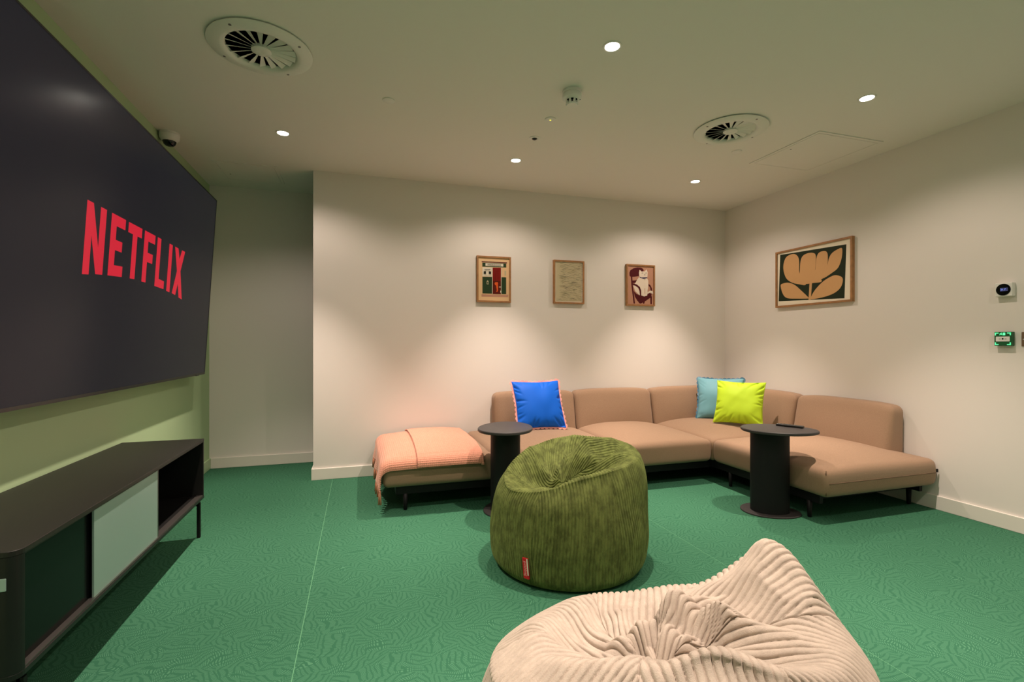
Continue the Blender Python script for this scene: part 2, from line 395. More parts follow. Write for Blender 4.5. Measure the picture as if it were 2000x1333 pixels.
for x, y in ((2.849, 2.512), (3.76, 2.505), (2.849, 3.236), (.30, 3.45), (.30, 4.345), (.935, 3.45), (1.96, 3.45), (1.96, 4.345), (3.72, 4.345), (3.76, 3.39), (.935, 4.345)):
    leg(x, y)
MB().box(3.790, 3.812, 2.349, 2.356, .262, .284).build('fabric_label', 'black_frame', sofa, True)

# ------------------------------------------------------------------ THROW BLANKET over the backless end
def smoothstep(a, b, x): t = np.clip((x-a)/(b-a), 0, 1); return t*t*(3-2*t)
def seat_top(x, y):                                                     # top surface of the backless seat
    x0, x1, y0, y1 = SEATS[0]
    u = np.clip(np.abs((x-(x0+x1)/2)/((x1-x0)/2)), 0, 1); v = np.clip(np.abs((y-(y0+y1)/2)/((y1-y0)/2)), 0, 1)
    return ST+.070*(1-u**2.6)*(1-v**2.6)
def edge_path(s, e0, out, r):
    """distance s past the edge -> (horizontal position past e0, drop): rolls over radius r then hangs"""
    a = np.clip(s/r, 0, PI/2); h = np.where(s > 0, r*np.sin(a), s); drop = np.where(s > 0, r*(1-np.cos(a)), 0)
    ex = np.maximum(s-r*PI/2, 0); return h+ex*out, drop+ex
def blanket(name, parent, lift, xa, xb, ya, front, left, cell, amp, seed, thick):
    """xa: start on left (None = hangs over left edge by `left`), xb right end, ya back end, front = overhang past front edge"""
    x0, x1, y0, y1 = SEATS[0]; R = .055+lift
    def edge_len(h): return h
    sx0 = -left if xa is None else xa-(x0+.045)
    sx = np.linspace(sx0, xb-(x0+.045), int((xb-(x0+.045)-sx0)/cell*5))
    ty = np.linspace(-(ya-(y0+.045)), front, int((ya-(y0+.045)+front)/cell*5))
    S, Tt = np.meshgrid(sx, ty)
    hx, dx = edge_path(-S, 0, .10, R); hy, dy = edge_path(Tt, 0, .07, R)
    X = x0+.045-hx; Y = y0+.045-hy
    wob = snoise(np.stack([S, Tt, 0*S], -1), 7, seed, 2)
    Z = seat_top(np.clip(X, x0, x1), np.clip(Y, y0+.02, y1))+lift
    edge_z = ST+.012+lift
    Z = np.where((dx > 0) | (dy > 0), np.minimum(Z, edge_z+.02)-dx-dy, Z)+.003*wob
    Y = Y-.012*wob*smoothstep(.0, .2, dy)-.02*smoothstep(0, .2, dx)*smoothstep(0, .1, dy)
    X = X-.022*np.sin(Tt*17+seed)*smoothstep(.02, .22, dx)-.015*smoothstep(0, .2, dy)*smoothstep(0, .2, dx)
    X = X+.010*wob*smoothstep(xb-.02-(x0+.045), xb-(x0+.045), S)
    Z = np.maximum(Z, .035+.02*lift)
    P = np.stack([X, Y, Z], -1); N = gnormals(P, False)
    if N[len(N)//2, N.shape[1]//2, 2] < 0: N = -N
    ph = np.abs(np.sin(PI*S/cell))*np.abs(np.sin(PI*Tt/cell))
    P = P+N*(amp*(1-2*ph**.8))[..., None]
    o = grid_mesh(name, P, 'blanket', parent, world=True)
    sm = o.modifiers.new('thickness', 'SOLIDIFY'); sm.thickness = thick; sm.offset = 1 if False else -1
    return o, P
bl = thing('throw_blanket', 'salmon pink waffle-knit throw with fringe, folded over the backless end of the sofa', 'blanket', (.5, 3.9, .4))
o1, P1 = blanket('lower_layer', bl, .010, None, .60, 4.36, .108, .185, .0135, .0020, 2, .005)
o2, P2 = blanket('folded_layer', bl, .026, .375, .835, 4.375, .122, 0, .0135, .0020, 5, .006)
# hem fold at the right edge of the folded layer
e = P2[:, -1]; m = MB(); m.tube([tuple(p-np.array([.004, 0, .010])) for p in e[::6]], .0120, 8)
m.build('hem', 'blanket', bl, True, smooth=True)
# fringe on the hanging left edge
rng = random.Random(4); edge = P1[:, 0]
for k in range(26):
    p = edge[int((k+.5)/26*(len(edge)-1))]
    L_ = .078+rng.uniform(-.008, .012)
    if p[2]-L_ < .008: L_ = max(.02, p[2]-.008)
    m = MB()
    for q in range(4):
        a = rng.uniform(0, 6.28); dx_, dy_ = .009*math.cos(a), .009*math.sin(a)
        m.tube([(p[0]+.001, p[1], p[2]+.006), (p[0]+dx_*.4, p[1]+dy_*.4, p[2]-L_*.35), (p[0]+dx_, p[1]+dy_, p[2]-L_)], [.0060, .0062, .0042], 6)
    m.build('tassel', 'tassel', bl, True, smooth=True)

# ------------------------------------------------------------------ CUSHIONS
def pillow(name, label, size, thick, mat, corner_bl, corner_br, lean_dir, lean, trim=None, scallop=0, seed=1, wr=1.0):
    """bottom edge runs corner_bl -> corner_br (room coords); lean_dir = horizontal unit vector it leans towards"""
    bl_, br = Vector(corner_bl), Vector(corner_br); ex = (br-bl_).normalized()
    up = (Vector((0, 0, 1))*math.cos(lean)+Vector((*lean_dir, 0)).normalized()*math.sin(lean))
    up = (up-ex*up.dot(ex)).normalized(); nz = ex.cross(up).normalized()
    org = (bl_+br)/2
    t = thing(name, label, 'cushion', org)
    n = 90; a = size/2
    q = np.sin(np.linspace(-PI/2, PI/2, n)*.98)/np.sin(PI/2*.98)
    U, V = np.meshgrid(q, q)
    pin = .075
    def outline(U, V):
        x = a*U*(1-pin*(1-V**2)*np.abs(U)**2); y = a*V*(1-pin*(1-U**2)*np.abs(V)**2); return x, y
    X, Y = outline(U, V)
    prof = ((1-np.abs(U)**2.4)*(1-np.abs(V)**2.4))
    Hh = thick/2*prof**.48
    rng = np.random.RandomState(seed)
    parts = []
    for sgn in (1, -1):
        Q = np.stack([X, Y, 0*X], -1)*(1/size)
        wrk = snoise(Q+sgn*3, 9, seed+sgn, 2)
        # creases running in from the edges
        er = np.maximum(np.abs(U), np.abs(V)); ang = np.arctan2(Y, X)
        cre = np.zeros_like(X)
        for k in range(26):
            th = rng.uniform(-PI, PI); wd = rng.uniform(.025, .06); ln = rng.uniform(.2, .55)
            cre += rng.uniform(.4, 1)*np.exp(-((np.angle(np.exp(1j*(ang-th+.35*(1-er)*rng.uniform(-1, 1)))))/wd)**2)*smoothstep(1-ln, .93, er)*(1-smoothstep(.95, 1, er))
        Z = sgn*(Hh+(.006*wrk-.0135*wr*cre)*smoothstep(0, .25, prof**.5)*1.0)
        P = np.stack([X, Y+a, Z], -1)
        P[..., 1] += 0
        W = P[..., 0:1]*np.array(ex)+P[..., 1:2]*np.array(up)+P[..., 2:3]*np.array(nz)
        if sgn < 0: W = W[:, ::-1]
        parts.append(W)
    o = grid_mesh('front_panel', parts[0], mat, t); o2_ = grid_mesh('back_panel', parts[1], mat, t)
    if trim:
        per = []
        q = np.linspace(-1, 1, 80)[:-1]
        for u_, v_ in [(q, -1+0*q), (1+0*q, q), (-q, 1+0*q), (-1+0*q, -q)]:
            x, y = outline(u_, v_); per.append(np.stack([x, y], -1))
        per = np.concatenate(per); nn = len(per)
        tg = np.roll(per, -1, 0)-np.roll(per, 1, 0); tg /= np.linalg.norm(tg, axis=1, keepdims=True)
        nr = np.stack([tg[:, 1], -tg[:, 0]], -1)
        s = np.arange(nn)/nn
        ow = .006+scallop*np.abs(np.sin(PI*s*44))**.7
        outp = per+nr*ow[:, None]; inn = per-nr*.010
        m = MB(); rw = 0
        def W(p, z): return tuple(np.array(ex)*p[0]+np.array(up)*(p[1]+a)+np.array(nz)*z)
        vv = []; ff = []
        for k in range(nn):
            wv = .004*math.sin(k*.21)
            vv += [W(inn[k], .002), W(outp[k], .0022+wv), W(outp[k], -.0022+wv), W(inn[k], -.002)]
        for k in range(nn):
            j = (k+1) % nn
            for c_ in range(4): ff.append((4*k+c_, 4*j+c_, 4*j+(c_+1) % 4, 4*k+(c_+1) % 4))
        obj('scalloped_trim', vv, ff, trim, t)
    return t
pillow('cushion', 'bright blue square cushion with pink scalloped trim', .440, .15, 'pil_blue',
       (1.262, 3.895, .424), (1.700, 3.890, .424), (0, 1), math.radians(26), 'pil_pink', .013, 3, 1.2)
pillow('cushion', 'dusty blue cushion with scalloped edge leaning in the sofa corner', .43, .15, 'pil_teal',
       (3.185, 4.075, .412), (3.505, 3.800, .412), (.65, .76), math.radians(24), 'pil_teal_trim', .010, 6, .5)
pillow('cushion', 'lime green square cushion in front of the dusty blue cushion', .42, .15, 'pil_lime',
       (3.125, 3.760, .422), (3.372, 3.452, .418), (.78, .62), math.radians(25), None, 0, 9, 1.3)

# ------------------------------------------------------------------ SIDE TABLES
def egg(r, ecc):
    pts = []
    for i in range(64):
        a = 2*PI*i/64; pts.append((r*math.cos(a)*(1+.06*math.cos(a)), r*ecc*math.sin(a)*(1-.05*math.cos(a))))
    return pts
def slab(pts, z0, z1, bev=.003):
    n = len(pts); m = MB(); s = 1-bev/.2
    rings = [(s, z0), (1, z0+bev), (1, z1-bev), (s, z1)]; v = []; f = []
    for sc_, z in rings: v += [(x*sc_, y*sc_, z) for x, y in pts]
    for j in range(3):
        for i in range(n): f.append((j*n+i, j*n+(i+1) % n, (j+1)*n+(i+1) % n, (j+1)*n+i))
    f += [tuple(range(n)), tuple(range(3*n, 4*n))]
    return m.add(v, f)
def side_table(label, loc, rot, off):
    t = thing('side_table', label, 'side table', (*loc, 0), rot, 'black pedestal side tables')
    auto_smooth(slab(egg(.188, .80), 0, .010).build('base_plate', 'table_top', t))
    m = MB(); n = 64; pts = egg(.121, .84); v = []; f = []
    for z in (.010, .552): v += [(x, y, z) for x, y in pts]
    for i in range(n): f.append((i, (i+1) % n, n+(i+1) % n, n+i))
    f += [tuple(range(n)), tuple(range(n, 2*n))]
    auto_smooth(m.add(v, f).build('column', 'black_metal', t))
    o = auto_smooth(slab(egg(.238, .79), .552, .572, .004).build('table_top', 'table_top', t)); o.location = (off[0], off[1], 0)
    return t
side_table('black pedestal side table holding the remote, before the long right seat', (2.672, 2.676), math.radians(-36), (.05, 0))
side_table('black pedestal side table between the throw blanket and the blue cushion', (.962, 3.245), math.radians(66), (0, 0))
rc = thing('remote_control', 'slim black remote control lying on a side table', 'remote', (2.846, 2.665, .572), math.radians(-62))
rb_obj('body', (-.085, -.020, 0), (.085, .020, .016), .006, 'tv_black', rc, n=(8, 4, 2))
for i in range(5):
    for j in range(2): MB().lathe([(.0045, .0155), (.0045, .0175), (0, .018)], 10, c=(-.055+i*.018, -.008+j*.016)).build('button', 'alu', rc)

# ------------------------------------------------------------------ BEAN BAGS
def cubic_rows(rows, knots, m):
    """Catmull-Rom through rows [k, nu, 3] at m samples"""
    K = len(rows); t = np.linspace(0, K-1, m); i = np.clip(t.astype(int), 0, K-2); f = (t-i)[:, None, None]
    g = lambda j: rows[np.clip(j, 0, K-1)]
    p0, p1, p2, p3 = g(i-1), g(i), g(i+1), g(i+2)
    return .5*((2*p1)+(-p0+p2)*f+(2*p0-5*p1+4*p2-p3)*f**2+(-p0+3*p1-3*p2+p3)*f**3)
def per_interp(th, deg, val):
    d = np.array(deg, float); v = np.array(val, float)
    d = np.concatenate([d-360, d, d+360]); v = np.concatenate([v, v, v])
    x = np.degrees(th) % 360
    i = np.clip(np.searchsorted(d, x)-1, 1, len(d)-3); f = (x-d[i])/(d[i+1]-d[i])
    s = lambda k: (v[k+1]-v[k-1])/(d[k+1]-d[k-1])
    h = d[i+1]-d[i]; f2, f3 = f*f, f**3
    return (2*f3-3*f2+1)*v[i]+(f3-2*f2+f)*h*s(i)+(-2*f3+3*f2)*v[i+1]+(f3-f2)*h*s(i+1)
def beanbag(spec, ribs, amp, mat, parent, m=240, samples=7, seed=1):
    nu = ribs*samples; th = np.arange(nu)/nu*2*PI
    I = lambda k: per_interp(th, spec['deg'], spec[k])
    Rb, rr, rz = I('R'), I('rim_r'), I('rim_z')
    ct = np.array(spec['centre'])
    q = I('soft') if 'soft' in spec else 0*th          # how rounded the rim is, around the bag
    dv = I('dips') if 'dips' in spec else spec['dip']+0*th
    c_, s_ = np.cos(th), np.sin(th)
    def row(r, z): return np.stack([r*c_, r*s_, z+0*r], -1)
    rows = [row(Rb*.30, 0*th+.002), row(Rb*.80, 0*th+.002), row(Rb*.95, 0*th+.035), row(Rb*1.0, .13+0*th), row(Rb*1.0, .22+.1*(rz-.3)),
            row(Rb*.50+rr*.52, rz*.80), row(rr*1.0+.006+.030*q, rz-.018-.030*q), row(rr*(.965-.06*q), rz+.004-.004*q)]
    rim = row(rr*(.94-.08*q), rz+.002-.004*q)
    for f, dip in ((.16, -.012), (.40, -.050), (.66, -.078), (.88, -.088), (.985, -.090)):
        p = rim*(1-f)+ct*f; p[:, 2] += dip*(dv*(1-f)+spec['dip']*f); rows.append(p)
    rows = np.stack(rows)
    P = cubic_rows(rows, None, m)
    # local folds and bumps (x, y, radius, height) given in the bag's own frame
    V = np.linspace(0, len(rows)-1, m)[:, None]
    top = smoothstep(6.4, 7.6, V)
    N = gnormals(P, True)
    mid = N[m//3, :, :]; sign = 1 if np.mean(np.sum(mid[:, :2]*np.stack([c_, s_], -1), -1)) > 0 else -1
    N = N*sign
    for x, y, rx, ry, rot, hgt, sharp in spec.get('bumps', []):
        dx, dy = P[..., 0]-x, P[..., 1]-y; ca, sa = math.cos(rot), math.sin(rot)
        a, b = (dx*ca+dy*sa)/rx, (-dx*sa+dy*ca)/ry
        d = np.sqrt(a*a+b*b); g = np.exp(-d**2) if sharp == 0 else np.clip(1-d, 0, 1)**sharp
        P[..., 2] += hgt*g*top
    low = snoise(P, spec.get('fold_scale', 6), seed, 2)
    side = smoothstep(1.2, 2.6, V)
    rid = 1-2*np.abs(snoise(P*np.array([1, 1, .6]), spec.get('rs', 11), seed+3, 2))
    P = P+N*((.014*low*side)+spec.get('wr', .012)*rid*top)[..., None]
    # radial gathers towards the opening
    ga = smoothstep(7.0, 9.5, V)
    P[..., 2] += ga*spec.get('gather', .014)*np.sin(th*spec.get('ng', 11)+2*np.sin(th*2+seed)+V*.5)*(1-smoothstep(10.5, 12, V)*.6)
    # twist so that wales bend on the top
    tw = spec.get('twist', .35)*smoothstep(7, 11, V)+.02*np.sin(V*1.3+th*3)
    x, y = P[..., 0]-ct[0]*top, P[..., 1]-ct[1]*top
    ca, sa = np.cos(tw), np.sin(tw)
    P[..., 0], P[..., 1] = x*ca-y*sa+ct[0]*top, x*sa+y*ca+ct[1]*top
    N = gnormals(P, True)*sign
    # corduroy wales: rounded ridges of constant width, laid along each gore of the cover, meeting at its seams
    G = spec.get('gores', 6); gi = np.arange(nu)*G//nu; ci = ((gi+.5)*nu/G).astype(int)
    ds = np.linalg.norm(np.roll(P, -1, 1)-P, axis=-1); cum = np.cumsum(ds, 1)-ds
    Vi = np.arange(m)
    w0 = 2*PI*spec['R'][0]/ribs
    pcoord = (cum-cum[Vi[:, None], ci[None, :]])/w0
    pcoord = pcoord+.10*snoise(P, 22, seed+11, 1)
    ph = (pcoord % 1)*2-1
    wale = np.clip(1-np.abs(ph)**spec.get('pw', 3), 0, 1)**.5
    seam = np.abs(pcoord) ; half = np.abs(((np.arange(nu)*G/nu) % 1)*2-1)
    groove = 1-.9*smoothstep(.985, .998, half)[None, :]*side
    P = P+N*((wale*groove-.7)*amp*side*(1+.15*snoise(P, 40, seed+9, 1)))[..., None]
    P[..., 2] = np.maximum(P[..., 2], .001)
    o = grid_mesh('cover', P, mat, parent, wrap=True)
    return o, P, N
VR = -YAW                                                               # bag frames: x right of view, y away from it
gx, gy = view_xy(.295, 2.60)
gb = thing('bean_bag', 'green corduroy bean bag with a slumped open top and red tag', 'bean bag', (gx, gy, 0), VR)
gspec = dict(deg=[0, 30, 60, 90, 120, 150, 180, 210, 240, 270, 300, 330],
    R=[.405, .40, .40, .40, .40, .405, .405, .405, .405, .405, .405, .405],
    rim_r=[.370, .37, .34, .31, .28, .28, .335, .365, .345, .325, .335, .36],
    rim_z=[.560, .585, .600, .590, .565, .545, .480, .430, .455, .500, .535, .555],
    centre=(-.03, -.02, .455), dip=.8, fold_scale=6,
    bumps=[(.12, .08, .20, .10, .45, .17, 1.0), (-.02, .03, .10, .05, 1.0, .03, 0), (.19, -.02, .12, .04, -.3, .05, 0), (-.10, .03, .09, .07, 0, -.05, 0)],
    gather=.010, ng=9, twist=.25, wr=.018)
_, GP, GN = beanbag(gspec, 165, .0075, 'bag_green', gb, 230, 7, 3)
# sewn-in red tag on the side, facing the camera
gM = Matrix.LocRotScale(gb.location, gb.rotation_euler, None)
r_ = Vector(ray(1029, 1109)); oc = Vector((0, 0, CAMH)); best = None
W_ = (GP.reshape(-1, 3) @ np.array(gM.to_3x3()).T)+np.array(gM.translation)
Wn = GN.reshape(-1, 3) @ np.array(gM.to_3x3()).T
d = W_-np.array(oc); dn = np.array(r_.normalized()); tpar = d @ dn; perp = np.linalg.norm(d-tpar[:, None]*dn, axis=1)
okm = (Wn @ dn) < -.1; perp = np.where(okm, perp, 9); idx = int(np.argmin(perp+0*tpar))
pt = Vector(gM.inverted() @ Vector(W_[idx])); radial = Vector((pt.x, pt.y, 0)).normalized(); tang = Vector((-radial.y, radial.x, 0))
tg = bpy.data.objects.new('tag_dummy', None)
def tagpt(a, b, out): return tuple(pt+tang*(a-.10*b)+Vector((0, 0, 1))*b+radial*out)
TW, TH = .0145, .046
m = MB(); 
def plate(m, a0, a1, b0, b1, o0, o1):
    v = [tagpt(a, b, o_) for o_ in (o0, o1) for b in (b0, b1) for a in (a0, a1)]
    return m.add(v, [(0, 2, 3, 1), (4, 5, 7, 6), (0, 1, 5, 4), (2, 6, 7, 3), (0, 4, 6, 2), (1, 3, 7, 5)])
tg_o = plate(MB(), -TW, TW, -TH, TH, .004, .012).build('brand_tag', 'red_tag', gb); bpy.data.objects.remove(tg)
plate(MB(), TW*.62, TW*1.05, -TH*.62, TH, .011, .0135).build('white_edge', 'tag_white', tg_o)
def text_obj(name, body, size, mat, parent, mtx, extrude=.0004, align='CENTER'):
    cu = bpy.data.curves.new(name, 'FONT'); cu.body = body; cu.size = size; cu.extrude = extrude; cu.align_x = align; cu.align_y = 'CENTER'
    to = bpy.data.objects.new(name, cu); C.objects.link(to)
    dg = bpy.context.evaluated_depsgraph_get(); me = bpy.data.meshes.new_from_object(to.evaluated_get(dg)); bpy.data.objects.remove(to)
    me.name = name; me.transform(mtx); me.materials.clear(); me.materials.append(M[mat])
    return add_obj(name, me, parent)
ey = Vector((0, 0, 1))-tang*.10; ey.normalize(); tdir = -ey; tup = tang.normalized()
mx_ = Matrix.Identity(4); mx_.col[0][:3] = tdir; mx_.col[1][:3] = tup; mx_.col[2][:3] = radial; mx_.col[3][:3] = pt+radial*.0124-tup*.0005
text_obj('tag_lettering', 'pushbag', .021, 'tag_text', tg_o, mx_)

cx_, cy_ = view_xy(.405, 1.245)
cb = thing('bean_bag', 'cream plush wide-rib bean bag slumped beside the green one', 'bean bag', (cx_, cy_, 0), VR)
cspec = dict(deg=[0, 30, 60, 90, 120, 150, 180, 210, 240, 270, 300, 330],
    R=[.475, .480, .47, .46, .47, .48, .49, .50, .50, .49, .48, .47],
    rim_r=[.430, .445, .385, .375, .375, .385, .41, .40, .33, .265, .31, .40],
    rim_z=[.455, .530, .375, .322, .335, .357, .395, .445, .49, .515, .475, .43],
    soft=[.7, .4, .5, .6, .8, 1, 1.1, 1.1, .8, .25, .3, .6], dips=[.8, .9, .9, .5, .3, .1, .05, .1, .4, 1.1, 1, .8],
    centre=(-.045, -.05, .395), dip=.7, fold_scale=5,
    bumps=[(.39, .21, .13, .10, .4, .035, 0), (.03, .06, .20, .045, .15, .09, 1.1), (.15, .00, .17, .05, -.5, .07, 1.1), (-.02, -.10, .07, .05, 0, -.06, 0), (.02, -.02, .05, .09, .4, .05, 0)],
    gather=.012, ng=10, twist=.30, wr=.022)
beanbag(cspec, 140, .0115, 'bag_cream', cb, 300, 9, 7)

# ------------------------------------------------------------------ TELEVISION
tv = thing('television', 'huge wall-mounted television showing a red NETFLIX logo on black', 'television', (-1.2, 3.245, .904))
tilt = math.atan((1.2-1.112)/(2.318-.904)); tv.rotation_euler = (0, tilt, 0)    # top leans into the room
HW, HH = 1.275, 1.417                                                   # half width, height
# local frame: x out of screen, y along wall, z up the screen
MB().box(-.030, -.0035, -HW, HW, 0, HH).build('body', 'tv_black', tv, bevel=.004)
b_ = .009
m = MB(); m.box(-.006, .0, -HW, HW, 0, b_+.006); m.box(-.006, .0, -HW, HW, HH-b_, HH); m.box(-.006, .0, -HW, -HW+b_, b_, HH-b_); m.box(-.006, .0, HW-b_, HW, b_, HH-b_)
m.build('bezel', 'tv_black', tv)
MB().box(-.0045, -.0015, -HW+b_, HW-b_, b_+.006, HH-b_).build('screen', 'screen', tv)
MB().box(-.060, -.030, -.75, .75, .22, 1.0).build('rear_housing', 'tv_black', tv, bevel=.01)
MB().box(-.125, -.055, -.42, -.34, .40, .90).build('wall_bracket', 'black_frame', tv)
MB().box(-.125, -.055, .34, .42, .40, .90).build('wall_bracket', 'black_frame', tv)
LET = dict(N=[(2.614, .881), (2.668, .881), (2.733, .690), (2.733, .881), (2.788, .881), (2.788, .572), (2.725, .566), (2.668, .735), (2.668, .557), (2.614, .551)],
 E=[(2.838, .881), (2.986, .881), (2.986, .828), (2.893, .828), (2.893, .760), (2.964, .760), (2.964, .709), (2.893, .709), (2.893, .634), (2.984, .640), (2.984, .587), (2.838, .576)],
 T=[(3.020, .880), (3.184, .880), (3.184, .827), (3.130, .827), (3.130, .594), (3.075, .592), (3.075, .827), (3.020, .827)],
 F=[(3.219, .880), (3.366, .880), (3.366, .828), (3.273, .828), (3.273, .764), (3.346, .764), (3.346, .711), (3.273, .711), (3.273, .594), (3.219, .593)],
 L=[(3.400, .880), (3.455, .880), (3.455, .638), (3.541, .633), (3.541, .585), (3.400, .589)],
 I=[(3.588, .879), (3.643, .879), (3.643, .576), (3.588, .579)],
 X=[(3.686, .878), (3.746, .878), (3.780, .812), (3.815, .878), (3.875, .878), (3.812, .735), (3.874, .550), (3.812, .558), (3.780, .648), (3.745, .568), (3.684, .575), (3.748, .728)])
lg = None
for ch, pts in LET.items():
    vv = [(-.0012, y-3.245, z) for y, z in pts]+[(-.0016, y-3.245, z) for y, z in pts]; n = len(pts)
    obj('logo_letter', vv, [tuple(range(n)), tuple(range(n, 2*n))]+[(i, (i+1) % n, n+(i+1) % n, n+i) for i in range(n)], 'logo', tv)
MB().box(-.030, -.008, 1.10, 1.16, -.006, .002).build('sensor', 'tv_black', tv)

# ------------------------------------------------------------------ MEDIA CABINET
XF, XBk, Y0, Y1, Z0, Z1 = -.890, -1.304, 1.672, 3.343, .226, .581
cbn = thing('media_cabinet', 'low black media cabinet with sliding glass doors on slim metal legs', 'cabinet', (-1.1, 2.5, 0))
P_ = lambda *a: MB().box(*a)
def rounded_plate(z0, z1, r=.03):
    pts = []
    for cx0, cy0, a0 in ((XF-r, Y0+r, -PI/2), (XF-.004, Y1-.004, 0), (XBk+.004, Y1-.004, PI/2), (XBk+r, Y0+r, PI)):
        rr = r if cy0 < 2.5 else .004
        for k in range(7):
            a = a0+k*PI/12; pts.append((cx0+rr*math.cos(a), cy0+rr*math.sin(a)))
    n = len(pts); v = [(x, y, z0) for x, y in pts]+[(x, y, z1) for x, y in pts]
    return MB().add(v, [tuple(range(n)), tuple(range(n, 2*n))]+[(i, (i+1) % n, n+(i+1) % n, n+i) for i in range(n)])
rounded_plate(Z1-.016, Z1).build('top_panel', 'cab_top', cbn, True, bevel=.002)
rounded_plate(Z0, Z0+.016).build('bottom_panel', 'cab_black', cbn, True, bevel=.002)
P_(XBk+.01, XF-.002, Y1-.014, Y1-.001, Z0+.016, Z1-.016).build('side_panel', 'cab_black', cbn, True)
m = MB(); r = .03; pts = [(XBk, Y0)]+[(XF-r+r*math.sin(k*PI/12), Y0+r-r*math.cos(k*PI/12)) for k in range(7)]
inn = [(XF-.004-.010, Y0+r), (XF-r, Y0+.014), (XBk, Y0+.014)]
pts = pts+[(XF-.012, Y0+r)]+[(XF-r, Y0+.016), (XBk, Y0+.016)]; n = len(pts)
auto_smooth(m.add([(x, y, Z0+.016) for x, y in pts]+[(x, y, Z1-.016) for x, y in pts], [tuple(range(n)), tuple(range(n, 2*n))]+[(i, (i+1) % n, n+(i+1) % n, n+i) for i in range(n)]).build('side_panel', 'cab_black', cbn, True))
P_(XBk+.004, XBk+.012, Y0+.014, Y1-.014, Z0+.016, Z1-.016).build('back_panel', 'cab_in', cbn, True)
for y in (2.222, 2.700): P_(XBk+.012, XF-.045, y, y+.016, Z0+.016, Z1-.016).build('divider', 'cab_in', cbn, True)
P_(XF-.036, XF-.004, Y0+.03, Y1-.014, Z0+.016, Z0+.021).build('track', 'alu', cbn, True)
P_(XF-.036, XF-.004, Y0+.03, Y1-.014, Z1-.021, Z1-.016).build('track', 'cab_black', cbn, True)
d1 = P_(XF-.030, XF-.024, Y0+.032, 2.255, Z0+.021, Z1-.021).build('sliding_door', 'smoke_glass', cbn, True); d1['label'] = 'dark smoked glass sliding door'
d2 = P_(XF-.016, XF-.010, 2.095, 2.665, Z0+.021, Z1-.021).build('sliding_door', 'frost_glass', cbn, True); d2['label'] = 'pale frosted glass sliding door'
P_(XF-.017, XF-.009, 2.665, 2.672, Z0+.021, Z1-.021).build('door_edge', 'alu', cbn, True)
P_(-.965, -.915, Y0-.003, Y0+.002, .475, .510).build('cable_grommet', 'frost_glass', cbn, True, bevel=.006)
for y in (1.73, 3.318):
    for x in (-.912, -1.275): P_(x-.0085, x+.0085, y-.0085, y+.0085, 0, .207).build('leg', 'black_frame', cbn, True)
    P_(-1.275, -.912, y-.0085, y+.0085, .188, .207).build('leg_crossbar', 'black_frame', cbn, True)
    for x in (-.95, -1.24): P_(x-.012, x+.012, y-.0085, y+.0085, .207, .228).build('leg_bracket', 'black_frame', cbn, True)
P_(-1.10, -1.08, 1.73, 3.318, .192, .207).build('leg_rail', 'black_frame', cbn, True)

# ------------------------------------------------------------------ PICTURES
def flat(name, col): M[name] = simple(name, srgb(*col), .7, spec=.2)
for n_, c_ in dict(a_paper=(236, 226, 205), a_peach=(232, 196, 150), a_green=(44, 66, 40), a_red=(140, 26, 20), a_dred=(96, 26, 14), a_orange=(232, 96, 40), a_white=(232, 224, 206),
                   a_ink=(40, 42, 36), a_pink=(196, 146, 122), a_wine=(84, 24, 30), a_cat=(240, 224, 208), a_navy=(44, 36, 80), a_sage=(196, 184, 150), a_line=(84, 84, 66),
                   a_dgreen=(36, 46, 30), a_sand=(208, 162, 112)).items(): flat(n_, c_)
def picture(name, label, plane, coord, quad, border, depth, zoom, shapes, paper, lines=()):
    """quad = outer frame (a0, a1, z0, z1) along the wall; shapes = (material, polygon in zoom pixels)"""
    a0, a1, z0, z1 = quad; ox, oy, sc = zoom
    if plane == 'y':
        P3 = lambda a, d, z: (a, coord-d, z)
        hit = lambda x, y: (lambda q: (q[0], q[2]))(ony(ox+x*sc, oy+y*sc, coord-depth+.012))
    else:
        P3 = lambda a, d, z: (coord-d, a, z)
        hit = lambda x, y: (lambda q: (q[1], q[2]))(onx(ox+x*sc, oy+y*sc, coord-depth+.012))
    t = thing(name, label, 'picture', P3((a0+a1)/2, 0, z0))
    def bar(b0, b1, y0, y1, d0, d1, nm, mat, par):
        v = [P3(a, d, z) for z in (y0, y1) for d in (d0, d1) for a in (b0, b1)]
        f = [(0, 2, 3, 1), (4, 5, 7, 6), (0, 1, 5, 4), (2, 6, 7, 3), (0, 4, 6, 2), (1, 3, 7, 5)]
        return obj(nm, v, f, mat, par, True)
    for q in ((a0, a1, z0, z0+border), (a0, a1, z1-border, z1), (a0, a0+border, z0+border, z1-border), (a1-border, a1, z0+border, z1-border)):
        bar(*q, 0, depth, 'frame_bar', 'wood', t)
    bar(a0+border*.5, a1-border*.5, z0+border*.5, z1-border*.5, .002, depth-.012, 'mount', paper, t)
    V, Fc, MI, mats = [], [], [], []
    lo_a, hi_a, lo_z, hi_z = a0+border, a1-border, z0+border, z1-border
    for k, (mat, poly) in enumerate(shapes):
        if mat not in mats: mats.append(mat)
        n = len(V); dd = depth-.012+.0006+.00025*k
        for x, y in poly:
            a, z = hit(x, y); V.append(P3(min(max(a, lo_a), hi_a), dd, min(max(z, lo_z), hi_z)))
        Fc.append(tuple(range(n, n+len(poly)))); MI.append(mats.index(mat))
    me = bpy.data.meshes.new('print'); me.from_pydata(V, [], Fc); 
    for mm in mats: me.materials.append(M[mm])
    for p, i in zip(me.polygons, MI): p.material_index = i
    add_obj('print', me, t, True)
    return t
def rect(x0, y0, x1, y1, sl=0): return [(x0, y0), (x1, y0+sl*(x1-x0)), (x1, y1+sl*(x1-x0)), (x0, y1)]
ZP1 = (900, 480, 140/1333)
